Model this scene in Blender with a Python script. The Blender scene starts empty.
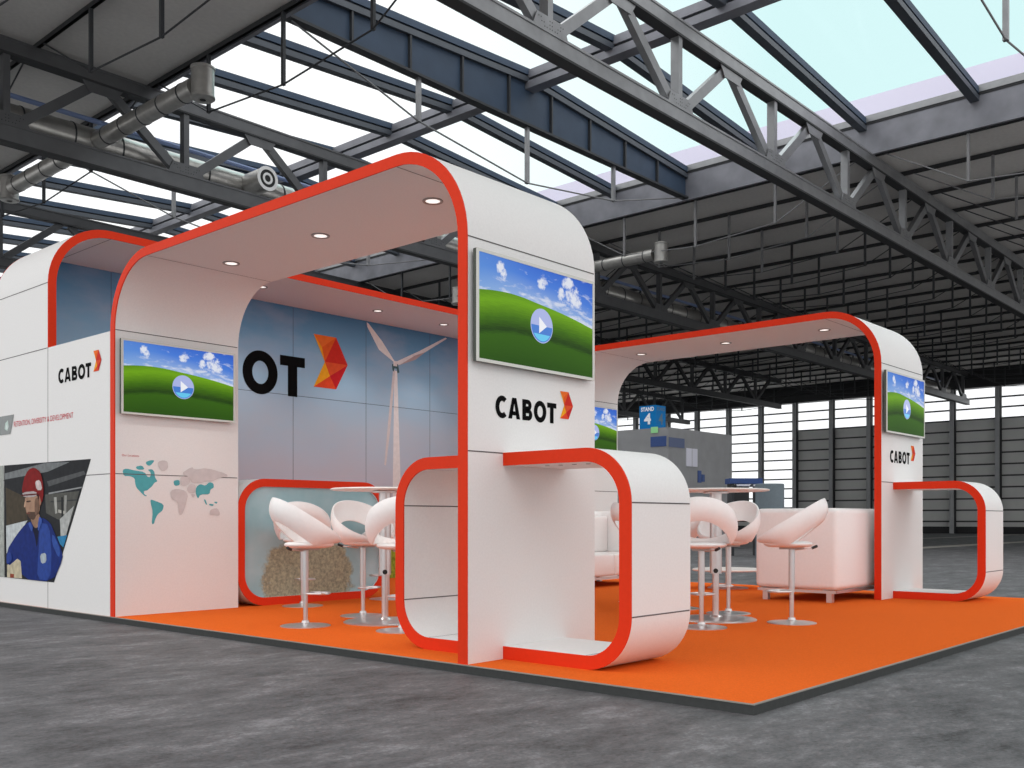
import bpy, bmesh, math, random
from mathutils import Vector, Matrix
random.seed(7)
PI = math.pi
SC = bpy.context.scene
COL = SC.collection

# ------------------------------------------------------------------ materials
def lin(c):
    r = []
    for v in c:
        v = v / 255.0
        r.append(v / 12.92 if v <= 0.04045 else ((v + 0.055) / 1.055) ** 2.4)
    return (*r, 1.0)

def mat(name, col, rough=0.5, metal=0.0, noise=0.0, nscale=30.0, bump=0.0, spec=0.5, emit=None, estr=0.0, coat=0.0):
    m = bpy.data.materials.new(name); m.use_nodes = True
    nt = m.node_tree; b = nt.nodes['Principled BSDF']
    b.inputs['Base Color'].default_value = col
    b.inputs['Roughness'].default_value = rough
    b.inputs['Metallic'].default_value = metal
    b.inputs['Specular IOR Level'].default_value = spec
    b.inputs['Coat Weight'].default_value = coat
    if emit:
        b.inputs['Emission Color'].default_value = emit
        b.inputs['Emission Strength'].default_value = estr
    tc = nt.nodes.new('ShaderNodeTexCoord'); nz = nt.nodes.new('ShaderNodeTexNoise')
    nz.inputs['Scale'].default_value = nscale; nz.inputs['Detail'].default_value = 4
    nt.links.new(tc.outputs['Object'], nz.inputs['Vector'])
    mp = nt.nodes.new('ShaderNodeMapRange')
    mp.inputs['From Min'].default_value = 0.3; mp.inputs['From Max'].default_value = 0.7
    mp.inputs['To Min'].default_value = 1 - noise; mp.inputs['To Max'].default_value = 1 + noise * 0.6
    nt.links.new(nz.outputs['Fac'], mp.inputs['Value'])
    mx = nt.nodes.new('ShaderNodeVectorMath'); mx.operation = 'SCALE'
    mx.inputs[0].default_value = col[:3]
    nt.links.new(mp.outputs['Result'], mx.inputs['Scale'])
    nt.links.new(mx.outputs['Vector'], b.inputs['Base Color'])
    if bump:
        bp = nt.nodes.new('ShaderNodeBump'); bp.inputs['Strength'].default_value = bump
        bp.inputs['Distance'].default_value = 0.01
        nt.links.new(nz.outputs['Fac'], bp.inputs['Height']); nt.links.new(bp.outputs['Normal'], b.inputs['Normal'])
    return m

class NT:
    """small helper to wire shader nodes"""
    def __init__(s, name):
        s.m = bpy.data.materials.new(name); s.m.use_nodes = True; s.t = s.m.node_tree
        s.b = s.t.nodes['Principled BSDF']
    def n(s, kind, **kw):
        nd = s.t.nodes.new('ShaderNode' + kind)
        for k, v in kw.items(): setattr(nd, k, v)
        return nd
    def link(s, a, b): s.t.links.new(a, b)
    def math(s, op, a, b=None, c=None, clamp=False):
        nd = s.n('Math', operation=op); nd.use_clamp = clamp
        for i, v in enumerate((a, b, c)):
            if v is None: continue
            if isinstance(v, (int, float)): nd.inputs[i].default_value = v
            else: s.link(v, nd.inputs[i])
        return nd.outputs[0]
    def mix(s, f, a, b):
        nd = s.n('Mix', data_type='RGBA')
        for i, v in ((0, f), (6, a), (7, b)):
            if isinstance(v, (int, float)): nd.inputs[i].default_value = v
            elif isinstance(v, tuple): nd.inputs[i].default_value = v
            else: s.link(v, nd.inputs[i])
        return nd.outputs[2]
    def ramp(s, f, stops):
        nd = s.n('ValToRGB'); cr = nd.color_ramp
        while len(cr.elements) < len(stops): cr.elements.new(0.5)
        for e, (p, c) in zip(cr.elements, stops): e.position = p; e.color = c
        s.link(f, nd.inputs[0]); return nd.outputs[0]
    def noise(s, vec, scale, detail=4, rough=0.5, dist=0.0):
        nd = s.n('TexNoise'); nd.inputs['Scale'].default_value = scale; nd.inputs['Detail'].default_value = detail
        nd.inputs['Roughness'].default_value = rough; nd.inputs['Distortion'].default_value = dist
        s.link(vec, nd.inputs['Vector']); return nd.outputs['Fac']
    def mapping(s, vec, scale=(1, 1, 1), loc=(0, 0, 0)):
        nd = s.n('Mapping'); nd.inputs['Scale'].default_value = scale; nd.inputs['Location'].default_value = loc
        s.link(vec, nd.inputs['Vector']); return nd.outputs[0]

M = {}
M['white'] = mat('white_laminate', lin((232, 231, 230)), 0.55, noise=0.03, nscale=60, spec=0.3)
M['orange'] = mat('orange_red_trim', lin((222, 56, 24)), 0.5, noise=0.03, spec=0.12)
M['seam'] = mat('dark_panel_joint', lin((95, 92, 92)), 0.8)
M['carpet'] = mat('orange_carpet', lin((228, 104, 38)), 0.95, noise=0.10, nscale=90, bump=0.4, spec=0.03)
M['plinth'] = mat('dark_grey_platform_edge', lin((66, 68, 68)), 0.7, noise=0.08, spec=0.1)
M['alu'] = mat('grey_edge_strip', lin((150, 146, 138)), 0.5, metal=0.3)
M['black'] = mat('black_print', lin((12, 12, 13)), 0.7, spec=0.05)
M['rubber'] = mat('black_plastic', lin((18, 18, 18)), 0.5)
M['leather'] = mat('white_leatherette', lin((246, 243, 242)), 0.35, noise=0.02, spec=0.5)
M['chrome'] = mat('brushed_steel', lin((215, 212, 212)), 0.28, metal=0.85)
M['tabletop'] = mat('white_table_laminate', lin((238, 232, 228)), 0.35)
M['bezel'] = mat('silver_grey_bezel', lin((205, 206, 200)), 0.4, metal=0.2)
M['tvback'] = mat('dark_display_housing', lin((70, 78, 70)), 0.5)
M['lampring'] = mat('lamp_ring_steel', lin((168, 160, 155)), 0.4, metal=0.4)
M['lamp'] = mat('lamp_glow', (1, 1, 1, 1), 0.5, emit=(1, 0.97, 0.92, 1), estr=0.9)
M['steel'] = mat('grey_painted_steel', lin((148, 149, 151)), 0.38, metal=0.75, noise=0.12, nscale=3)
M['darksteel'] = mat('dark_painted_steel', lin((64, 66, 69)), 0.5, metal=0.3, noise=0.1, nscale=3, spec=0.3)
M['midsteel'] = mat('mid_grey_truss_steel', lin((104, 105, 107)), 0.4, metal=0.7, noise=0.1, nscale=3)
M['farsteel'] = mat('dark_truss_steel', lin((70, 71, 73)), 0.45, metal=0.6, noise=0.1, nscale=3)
M['columnsteel'] = mat('grey_column_steel', lin((170, 172, 175)), 0.5, noise=0.08, nscale=3)
M['blue_steel'] = mat('blue_grey_painted_steel', lin((56, 72, 92)), 0.55, noise=0.12, nscale=2, spec=0.3)
M['rafterside'] = mat('slate_grey_rafter_flange', lin((72, 78, 86)), 0.5, metal=0.2, noise=0.1, nscale=2)
M['blacksteel'] = mat('near_black_steel', lin((50, 51, 53)), 0.6, spec=0.3)
M['curb'] = mat('galvanised_curb_sheet', lin((128, 129, 136)), 0.45, metal=0.35, noise=0.2, nscale=1.5)
M['rod'] = mat('tension_rod_steel', lin((120, 120, 122)), 0.5, metal=0.3)
M['duct'] = mat('galvanised_duct', lin((176, 174, 170)), 0.32, metal=0.75, noise=0.15, nscale=5)
M['parapet'] = mat('pale_lavender_parapet', lin((232, 228, 248)), 0.7)
M['grey_block'] = mat('grey_booth_wall', lin((140, 141, 143)), 0.7, noise=0.1, nscale=2)
M['navy'] = mat('navy_blue_panel', lin((36, 68, 128)), 0.5, noise=0.1)
M['sign_blue'] = mat('sign_blue', lin((14, 120, 190)), 0.45, noise=0.1, spec=0.1)
M['sign_white'] = mat('sign_white', lin((240, 245, 250)), 0.5)
M['sign_green'] = mat('sign_green', lin((150, 220, 150)), 0.5)
M['poster'] = mat('pale_poster', lin((205, 205, 218)), 0.5)
M['grey_drum'] = mat('grey_drum', lin((110, 122, 130)), 0.6, noise=0.1)

def roof_mat():
    s = NT('dark_roof_deck'); tc = s.n('TexCoord').outputs['Object']
    nz = s.noise(tc, 0.35, 3)
    c = s.ramp(nz, [(0.3, lin((196, 193, 190))), (0.7, lin((212, 209, 205)))])
    fine = s.noise(tc, 9, 2)
    c2 = s.mix(0.18, c, s.ramp(fine, [(0.3, lin((165, 163, 160))), (0.7, lin((215, 212, 207)))]))
    s.link(c2, s.b.inputs['Base Color']); s.b.inputs['Roughness'].default_value = 0.85
    return s.m
M['roof'] = roof_mat()

def floor_mat():
    s = NT('worn_concrete_floor'); tc = s.n('TexCoord').outputs['Object']
    rot = s.n('Mapping'); rot.inputs['Rotation'].default_value = (0, 0, math.radians(48))
    rot.inputs['Scale'].default_value = (0.75, 1.35, 1); s.link(tc, rot.inputs['Vector'])
    a = s.noise(rot.outputs[0], 1.5, 10, 0.72, 0.25)
    b = s.noise(rot.outputs[0], 7.0, 8, 0.75)
    g = s.noise(tc, 38, 4, 0.7)
    v = s.math('MULTIPLY', a, 0.45); v = s.math('MULTIPLY_ADD', b, 0.33, v); v = s.math('MULTIPLY_ADD', g, 0.22, v)
    c = s.ramp(v, [(0.38, lin((52, 52, 53))), (0.46, lin((84, 84, 86))), (0.53, lin((103, 103, 105))), (0.61, lin((138, 137, 140)))])
    p = s.noise(s.mapping(rot.outputs[0], (1, 1.6, 1)), 13, 8, 0.8)
    pit = s.ramp(p, [(0.36, (1, 1, 1, 1)), (0.43, (0, 0, 0, 1))])
    c = s.mix(s.math('MULTIPLY', pit, 0.7), c, lin((46, 46, 47)))
    s.link(c, s.b.inputs['Base Color'])
    s.b.inputs['Roughness'].default_value = 0.62
    s.b.inputs['Specular IOR Level'].default_value = 0.35
    bp = s.n('Bump'); bp.inputs['Strength'].default_value = 0.25; bp.inputs['Distance'].default_value = 0.01
    s.link(v, bp.inputs['Height']); s.link(bp.outputs[0], s.b.inputs['Normal'])
    return s.m
M['floor'] = floor_mat()

def board_mat():
    """ribbed dark cladding of the far wall, boards 0.93 m high with dark gaps"""
    s = NT('ribbed_dark_cladding'); tc = s.n('TexCoord').outputs['Object']
    sp = s.n('SeparateXYZ'); s.link(tc, sp.inputs[0])
    z = s.math('DIVIDE', sp.outputs['Z'], 0.90); f = s.math('FRACT', z)
    gap = s.math('LESS_THAN', f, 0.14)
    nz = s.noise(tc, 0.6, 3)
    c = s.ramp(nz, [(0.3, lin((206, 207, 206))), (0.7, lin((220, 221, 219)))])
    c = s.mix(gap, c, lin((70, 71, 72)))
    s.link(c, s.b.inputs['Base Color']); s.b.inputs['Roughness'].default_value = 0.7
    return s.m
M['boards'] = board_mat()

def glass_mat():
    s = NT('clear_glazing')
    tr = s.n('BsdfTransparent'); tr.inputs[0].default_value = (0.97, 0.985, 0.99, 1)
    gl = s.n('BsdfGlossy'); gl.inputs['Roughness'].default_value = 0.05
    mx = s.n('MixShader'); mx.inputs[0].default_value = 0.04
    s.link(tr.outputs[0], mx.inputs[1]); s.link(gl.outputs[0], mx.inputs[2])
    out = [n for n in s.t.nodes if n.type == 'OUTPUT_MATERIAL'][0]
    s.link(mx.outputs[0], out.inputs['Surface']); return s.m
M['glass'] = glass_mat()

def screen_mat():
    """generic landscape clip: a green slope under a blue sky with white clouds"""
    s = NT('landscape_screen'); uv = s.n('TexCoord').outputs['UV']
    sp = s.n('SeparateXYZ'); s.link(uv, sp.inputs[0]); u, v = sp.outputs['X'], sp.outputs['Y']
    fc = s.n('FloatCurve'); cv = fc.mapping.curves[0]
    pts = [(0, .645), (.15, .672), (.3, .676), (.5, .645), (.75, .595), (1, .52)]
    cv.points[0].location = pts[0]; cv.points[1].location = pts[-1]
    for q in pts[1:-1]: cv.points.new(*q)
    fc.mapping.update(); s.link(u, fc.inputs['Value'])
    hill = fc.outputs[0]
    d = s.math('SUBTRACT', hill, v)                       # >0 under the crest
    sky = s.ramp(s.math('SUBTRACT', v, hill), [(0.0, lin((150, 180, 226))), (0.22, lin((74, 126, 218))), (0.6, lin((20, 72, 190)))])
    left = s.math('SUBTRACT', 1.0, s.math('MULTIPLY', u, 2.4), clamp=True)
    sky = s.mix(s.math('MULTIPLY', left, 0.45), sky, lin((110, 160, 220)))
    m1 = s.mapping(uv, (3.2, 6.0, 1), (1.3, 0.4, 0))
    n1 = s.noise(m1, 2.1, 6, 0.62, 0.3)
    low = s.math('SUBTRACT', 1.0, s.math('MULTIPLY', s.math('SUBTRACT', v, hill), 4.5), clamp=True)
    thr = s.math('MULTIPLY_ADD', low, 0.16, n1)
    thr = s.math('MULTIPLY_ADD', u, 0.10, thr)
    cl = s.ramp(thr, [(0.66, (0, 0, 0, 1)), (0.80, (1, 1, 1, 1))])
    n2 = s.noise(s.mapping(uv, (1.8, 1, 1)), 9, 6, 0.7)
    def blob(cx, cy, rx, ry):
        a = s.math('DIVIDE', s.math('SUBTRACT', u, cx), rx); b = s.math('DIVIDE', s.math('SUBTRACT', v, cy), ry)
        r = s.math('ADD', s.math('MULTIPLY', a, a), s.math('MULTIPLY', b, b))
        r = s.math('MULTIPLY_ADD', s.math('SUBTRACT', n2, 0.5), 6.0, r)
        return s.math('SUBTRACT', 1.25, r, clamp=True)
    tot = None
    for q in ((.17, .90, .035, .055), (.20, .85, .03, .06), (.53, .86, .045, .055), (.76, .93, .05, .06), (.82, .80, .07, .10), (.70, .80, .03, .07)):
        k = blob(*q); tot = k if tot is None else s.math('MAXIMUM', tot, k)
    tot = s.math('MAXIMUM', tot, s.math('MULTIPLY', cl, 0.75))
    sky = s.mix(tot, sky, lin((226, 230, 242)))
    gn = s.noise(s.mapping(uv, (3, 20, 1)), 4, 5, 0.6)
    dd = s.math('MULTIPLY_ADD', s.math('SUBTRACT', gn, 0.5), 0.12, d)
    dd2 = s.math('MULTIPLY_ADD', u, 0.12, dd)
    gr = s.ramp(dd2, [(0.0, lin((88, 138, 18))), (0.10, lin((112, 166, 22))), (0.26, lin((66, 112, 12))), (0.38, lin((30, 62, 10))), (0.43, lin((52, 96, 12))), (0.75, lin((34, 74, 8)))])
    c = s.mix(s.math('GREATER_THAN', d, 0.0), sky, gr)
    s.b.inputs['Base Color'].default_value = (0.01, 0.01, 0.01, 1)
    s.link(c, s.b.inputs['Emission Color']); s.b.inputs['Emission Strength'].default_value = 0.92
    s.b.inputs['Roughness'].default_value = 0.5; s.b.inputs['Specular IOR Level'].default_value = 0.05
    return s.m
M['screen'] = screen_mat()

def emissive(name, c, k=0.95):
    m = mat(name, (0.02, 0.02, 0.02, 1), 0.3, emit=lin(c), estr=k); return m
M['play_top'] = emissive('play_button_pale', (160, 172, 222))
M['play_low'] = emissive('play_button_blue', (20, 108, 200))
M['play_glow'] = emissive('play_button_cyan', (80, 190, 232))
M['play_tri'] = emissive('play_triangle', (232, 234, 240))

def mural_mat():
    """printed sky with a green meadow at the foot (object coordinates: x along the wall, z up)"""
    s = NT('printed_sky_mural'); tc = s.n('TexCoord').outputs['Object']
    sp = s.n('SeparateXYZ'); s.link(tc, sp.inputs[0]); x, z = sp.outputs['X'], sp.outputs['Z']
    zz = s.math('DIVIDE', z, 4.5)
    base = s.ramp(zz, [(0.05, lin((196, 196, 206))), (0.33, lin((196, 194, 208))), (0.58, lin((178, 196, 214))), (0.74, lin((156, 190, 216))), (0.9, lin((104, 152, 188))), (1.0, lin((72, 124, 164)))])
    n = s.noise(s.mapping(tc, (0.5, 1, 1.1)), 1.3, 5, 0.55)
    cl = s.ramp(n, [(0.45, (0, 0, 0, 1)), (0.75, (1, 1, 1, 1))])
    c = s.mix(s.math('MULTIPLY', cl, 0.35), base, lin((205, 188, 194)))
    gz = s.math('MULTIPLY_ADD', s.noise(tc, 5, 5, 0.7), 0.35, z)
    gm = s.math('LESS_THAN', gz, 0.82)
    g = s.ramp(s.noise(tc, 14, 5, 0.7), [(0.35, lin((96, 122, 28))), (0.6, lin((170, 186, 60)))])
    c = s.mix(gm, c, g)
    s.link(c, s.b.inputs['Base Color']); s.b.inputs['Roughness'].default_value = 0.5
    s.b.inputs['Specular IOR Level'].default_value = 0.25
    return s.m
M['mural'] = mural_mat()

def infill_mat():
    """pale teal print with a brownish shrub low down (object coordinates)"""
    s = NT('printed_counter_infill'); tc = s.n('TexCoord').outputs['Object']
    sp = s.n('SeparateXYZ'); s.link(tc, sp.inputs[0]); x, z = sp.outputs['X'], sp.outputs['Z']
    n0 = s.noise(tc, 1.6, 4, 0.5)
    base = s.ramp(n0, [(0.35, lin((146, 188, 196))), (0.7, lin((184, 210, 216)))])
    a = s.math('DIVIDE', s.math('SUBTRACT', x, 1.03), 0.70); b = s.math('DIVIDE', s.math('SUBTRACT', z, 0.26), 0.52)
    r = s.math('ADD', s.math('POWER', s.math('ABSOLUTE', a), 3.0), s.math('POWER', s.math('ABSOLUTE', b), 3.0))
    r = s.math('MULTIPLY_ADD', s.math('SUBTRACT', s.noise(tc, 7, 5, 0.7), 0.5), 1.5, r)
    msk = s.ramp(r, [(0.70, (0.9, 0.9, 0.9, 1)), (1.25, (0, 0, 0, 1))])
    leaf = s.ramp(s.noise(tc, 26, 6, 0.75), [(0.34, lin((122, 116, 90))), (0.5, lin((156, 152, 126))), (0.66, lin((190, 184, 146)))])
    c = s.mix(msk, base, leaf)
    s.link(c, s.b.inputs['Base Color']); s.b.inputs['Roughness'].default_value = 0.5; s.b.inputs['Specular IOR Level'].default_value = 0.1
    return s.m
M['infill'] = infill_mat()

_flat = {}
def flat(c, grain=0.08):
    c = tuple(c)
    if c not in _flat:
        _flat[c] = mat('print_ink_%d_%d_%d' % c, lin(c), 0.6, noise=grain, nscale=14, spec=0.1)
    return _flat[c]

# ------------------------------------------------------------------ mesh helpers
class MB:
    """collects shapes into one mesh; build() links it as ONE object"""
    def __init__(s): s.v, s.f, s.m, s.uv = [], [], [], {}
    def add(s, vs, fs, mi=0):
        o = len(s.v); s.v += [Vector(p) for p in vs]
        for f in fs: s.f.append([i + o for i in f]); s.m.append(mi)
        return s
    def box(s, a, b, mi=0):
        (x0, y0, z0), (x1, y1, z1) = a, b
        return s.add([(x0, y0, z0), (x1, y0, z0), (x1, y1, z0), (x0, y1, z0), (x0, y0, z1), (x1, y0, z1), (x1, y1, z1), (x0, y1, z1)],
                     [(0, 3, 2, 1), (4, 5, 6, 7), (0, 1, 5, 4), (1, 2, 6, 5), (2, 3, 7, 6), (3, 0, 4, 7)], mi)
    def bar(s, p, q, w, h, up=(0, 0, 1), mi=0):
        """rectangular bar from p to q; w across, h along 'up'"""
        p, q = Vector(p), Vector(q); d = (q - p).normalized(); up = Vector(up)
        sd = d.cross(up)
        if sd.length < 1e-6: sd = d.cross(Vector((1, 0, 0)))
        sd.normalize(); u = sd.cross(d).normalized()
        vs = []
        for c in (p, q):
            for a, b in ((-1, -1), (1, -1), (1, 1), (-1, 1)): vs.append(c + sd * a * w / 2 + u * b * h / 2)
        return s.add(vs, [(0, 1, 2, 3), (7, 6, 5, 4), (0, 4, 5, 1), (1, 5, 6, 2), (2, 6, 7, 3), (3, 7, 4, 0)], mi)
    def tube(s, pts, r, n=10, closed=False, cap=True, mi=0):
        pts = [Vector(p) for p in pts]; N = len(pts); vs = []
        ref = Vector((0, 0, 1))
        for i, p in enumerate(pts):
            a = pts[(i - 1) % N] if (closed or i) else p; b = pts[(i + 1) % N] if (closed or i < N - 1) else p
            d = (b - a).normalized()
            rf = ref if abs(d.dot(ref)) < 0.95 else Vector((1, 0, 0))
            x = d.cross(rf).normalized(); y = x.cross(d)
            rr = r[i] if isinstance(r, (list, tuple)) else r
            for k in range(n):
                t = 2 * PI * k / n; vs.append(p + x * rr * math.cos(t) + y * rr * math.sin(t))
        fs = []
        for i in range(N if closed else N - 1):
            j = (i + 1) % N
            for k in range(n): fs.append((i * n + k, i * n + (k + 1) % n, j * n + (k + 1) % n, j * n + k))
        if cap and not closed: fs += [tuple(range(n))[::-1], tuple((N - 1) * n + k for k in range(n))]
        return s.add(vs, fs, mi)
    def lathe(s, prof, c=(0, 0, 0), n=32, mi=0):
        vs, fs = [], []; P = len(prof)
        for k in range(n):
            t = 2 * PI * k / n
            for (r, z) in prof: vs.append((c[0] + r * math.cos(t), c[1] + r * math.sin(t), c[2] + z))
        for k in range(n):
            j = (k + 1) % n
            for i in range(P - 1): fs.append((k * P + i, j * P + i, j * P + i + 1, k * P + i + 1))
        return s.add(vs, fs, mi)
    def prism(s, poly, a, b, f, mi=0):
        """poly of (u,v) swept from depth a to b; f(u,v,d)->xyz"""
        n = len(poly); vs = [f(u, v, a) for u, v in poly] + [f(u, v, b) for u, v in poly]
        fs = [tuple(range(n)), tuple(range(2 * n - 1, n - 1, -1))] + [(i, i + n, (i + 1) % n + n, (i + 1) % n) for i in range(n)]
        return s.add(vs, fs, mi)
    def build(s, name, mats, parent=None, smooth=False, bevel=0.0, bseg=3, local=False, merge=True):
        me = bpy.data.meshes.new(name)
        org = Vector((0, 0, 0)) if (parent is None or local) else wloc(parent)
        me.from_pydata([tuple(v - org) for v in s.v], [], s.f)
        if not isinstance(mats, (list, tuple)): mats = [mats]
        for m in mats: me.materials.append(m)
        for p, mi in zip(me.polygons, s.m): p.material_index = mi
        bm = bmesh.new(); bm.from_mesh(me)
        if merge: bmesh.ops.remove_doubles(bm, verts=bm.verts, dist=1e-5)
        bmesh.ops.recalc_face_normals(bm, faces=bm.faces)
        if bevel:
            es = [e for e in bm.edges if len(e.link_faces) == 2 and e.calc_face_angle(0) > 0.6]
            bmesh.ops.bevel(bm, geom=es, offset=bevel, segments=bseg, profile=0.5, affect='EDGES')
        bm.to_mesh(me); bm.free()
        if smooth or bevel:
            me.shade_smooth(); me.set_sharp_from_angle(angle=math.radians(35))
        o = bpy.data.objects.new(name, me); COL.objects.link(o)
        if parent is not None: o.parent = parent
        return o

def wloc(o):
    p = Vector((0, 0, 0))
    while o is not None: p += Vector(o.location); o = o.parent
    return p

def tag(o, label, cat, group=None):
    o['label'] = label; o['category'] = cat
    if group: o['group'] = group
    return o

def thing(name, label, cat, loc=(0, 0, 0), rz=0.0, group=None):
    o = bpy.data.objects.new(name, None); COL.objects.link(o); o.location = loc
    o.rotation_euler = (0, 0, rz); o.empty_display_size = 0.1
    return tag(o, label, cat, group)

def struct(o): o['kind'] = 'structure'; return o

def dup(root, loc, rz, label, group=None):
    r = root.copy(); COL.objects.link(r); r.location = loc; r.rotation_euler = (0, 0, rz)
    r['label'] = label
    if group: r['group'] = group
    for ch in list(root.children):
        c = ch.copy(); COL.objects.link(c); c.parent = r
        for g in list(ch.children):
            d = g.copy(); COL.objects.link(d); d.parent = c
    return r

def ribbon_path(P, R, t, side, closed=False, n=14):
    """offset pair of paths (outer, inner) along polyline P with outer corner radius R and thickness t"""
    P = [Vector(p) for p in P]; N = len(P); out, inn, seams = [], [], []
    perp = lambda d: Vector((-d.y, d.x)) * side
    idx = range(N)
    for i in idx:
        if not closed and i in (0, N - 1):
            d = (P[1] - P[0]).normalized() if i == 0 else (P[-1] - P[-2]).normalized()
            out.append(P[i]); inn.append(P[i] + perp(d) * t); continue
        d1 = (P[i] - P[i - 1]).normalized(); d2 = (P[(i + 1) % N] - P[i]).normalized()
        A = P[i] - d1 * R; c = A + perp(d1) * R
        a0 = math.atan2(*(A - c).yx); B = P[i] + d2 * R; a1 = math.atan2(*(B - c).yx)
        da = (a1 - a0 + PI) % (2 * PI) - PI
        seams.append(len(out))
        for k in range(n + 1):
            a = a0 + da * k / n; e = Vector((math.cos(a), math.sin(a)))
            out.append(c + e * R); inn.append(c + e * (R - t))
        seams.append(len(out) - 1)
    return out, inn, seams

def ribbon(parent, path, f, d0, d1, trim=0.012, extra_seams=(), skip_seams=(), name='panel_band', rear=True):
    """white panel band with orange edge strips; f(a,z,depth)->xyz"""
    out, inn, seams, closed = path
    N = len(out); rng = range(N if closed else N - 1)
    def tubeband(mb, a, b, grow=0.0):
        vs = []
        for o, i in zip(out, inn):
            e = (o - i).normalized() * grow
            for q, d in ((o + e, a), (o + e, b), (i - e, b), (i - e, a)): vs.append(f(q.x, q.y, d))
        fs = []
        for k in rng:
            j = (k + 1) % N
            for c in range(4): fs.append((k * 4 + c, k * 4 + (c + 1) % 4, j * 4 + (c + 1) % 4, j * 4 + c))
        if not closed: fs += [(0, 3, 2, 1), tuple((N - 1) * 4 + c for c in range(4))]
        mb.add(vs, fs)
    mb = MB(); tubeband(mb, d0 + trim, d1 - trim if rear else d1)
    # joint lines drawn across the band
    def joint(o, i, tan):
        for q, s in ((o, 1), (i, -1)):
            e = (o - i).normalized() * s * 0.0018; h = tan * 0.0045
            vs = [f(*(q + e - h), d0 + trim), f(*(q + e + h), d0 + trim), f(*(q + e + h), d1 - trim), f(*(q + e - h), d1 - trim)]
            mb.add(vs, [(0, 1, 2, 3)], 1)
    for s in seams:
        if s in skip_seams: continue
        o, i = out[s], inn[s]; a = out[(s + 1) % N] - out[s - 1] if 0 < s < N - 1 else Vector((1, 0))
        n = (o - i).normalized(); joint(o, i, Vector((-n.y, n.x)))
    for (o, i) in extra_seams:
        o, i = Vector(o), Vector(i); n = (o - i).normalized(); joint(o, i, Vector((-n.y, n.x)))
    band = mb.build(name, [M['white'], M['seam']], parent, smooth=True, merge=False)
    t1 = MB(); tubeband(t1, d0, d0 + trim, 0.0012); a = t1.build('edge_trim', M['orange'], parent, smooth=True); a['label'] = 'orange red front edge strip'
    if rear:
        t2 = MB(); tubeband(t2, d1 - trim, d1, 0.0012); b = t2.build('edge_trim', M['orange'], parent, smooth=True); b['label'] = 'orange red rear edge strip'
    return band

def text_mesh(name, body, fit, f, m, parent, bold=0.0, depth=0.002, squeeze=None):
    """lettering scaled to the box fit=(u0,v0,u1,v1) on a plane; f(u,v,d)->xyz"""
    cu = bpy.data.curves.new('lettering', 'FONT'); cu.body = body; cu.size = 1.0; cu.offset = bold; cu.resolution_u = 8
    cu.space_character = 1.02
    ob = bpy.data.objects.new('lettering', cu); COL.objects.link(ob)
    dg = bpy.context.evaluated_depsgraph_get(); me = bpy.data.meshes.new_from_object(ob.evaluated_get(dg))
    bpy.data.objects.remove(ob); bpy.data.curves.remove(cu)
    xs = [v.co.x for v in me.vertices]; ys = [v.co.y for v in me.vertices]
    x0, x1, y0, y1 = min(xs), max(xs), min(ys), max(ys)
    u0, v0, u1, v1 = fit; mb = MB()
    vs = [f(u0 + (v.co.x - x0) / (x1 - x0) * (u1 - u0), v0 + (v.co.y - y0) / (y1 - y0) * (v1 - v0), depth) for v in me.vertices]
    mb.add(vs, [tuple(p.vertices) for p in me.polygons])
    bpy.data.meshes.remove(me)
    return mb.build(name, m, parent)

CABOT = (('C', 0.000, 0.172, 1), ('A', 0.199, 0.390, 0), ('B', 0.425, 0.588, 0), ('O', 0.614, 0.826, 1), ('T', 0.841, 1.0, 0))
def logo(parent, fit, f, depth=0.002, name='logo_lettering', S=0.25):
    """the five heavy capitals of the wall logo in one mesh, drawn as strokes of S times the cap height"""
    u0, v0, u1, v1 = fit; H = v1 - v0; mb = MB()
    for ch, a, b, rnd in CABOT:
        x0, wd = u0 + a * (u1 - u0), (b - a) * (u1 - u0); w = wd / H        # letter width in cap heights
        q = lambda pts: mb.add([f(x0 + px * H, v0 + py * H, depth) for px, py in pts], [tuple(range(len(pts)))])
        def arc(cx, cy, rx, ry, t, a0, a1, n=28, s=None):
            s = s or t; P = []
            for k in range(n + 1):
                an = math.radians(a0 + (a1 - a0) * k / n); c_, s_ = math.cos(an), math.sin(an)
                P.append(((cx + rx * c_, cy + ry * s_), (cx + (rx - t) * c_, cy + (ry - s) * s_)))
            for (o1, i1), (o2, i2) in zip(P, P[1:]): q([o1, o2, i2, i1])
        if ch == 'O': arc(w / 2, .5, w / 2, .53, S * 1.08, 0, 360, 44, S)
        if ch == 'C': arc(w * .60, .5, w * .60, .53, S * 1.08, 48, 312, 36, S)
        if ch == 'T': q([(0, 1), (w, 1), (w, 1 - S), (0, 1 - S)]); q([(w / 2 - S * .56, 1 - S), (w / 2 + S * .56, 1 - S), (w / 2 + S * .56, 0), (w / 2 - S * .56, 0)])
        if ch == 'A':
            k = S * 1.08; m = w / 2
            q([(0, 0), (k, 0), (m + k * .05, .80), (m - k * .55, 1), ]); q([(w, 0), (w - k, 0), (m - k * .05, .80), (m + k * .55, 1)])
            q([(m - k * .55, 1), (m + k * .55, 1), (m + .02, .70), (m - .02, .70)]); q([(w * .22, .17), (w * .78, .17), (w * .72, .36), (w * .28, .36)])
        if ch == 'B':
            q([(0, 0), (S * 1.08, 0), (S * 1.08, 1), (0, 1)])
            for y0, y1, xr in ((0, .56, w), (.46, 1, w * .93)):
                ry = (y1 - y0) / 2; cx = xr - ry * 1.05; cy = (y0 + y1) / 2; st = S * .86
                q([(S, y1), (cx, y1), (cx, y1 - st), (S, y1 - st)]); q([(S, y0), (cx, y0), (cx, y0 + st), (S, y0 + st)])
                arc(cx, cy, ry * 1.05, ry, S, -90, 90, 16, st)
    return mb.build(name, M['black'], parent, merge=False)

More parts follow.
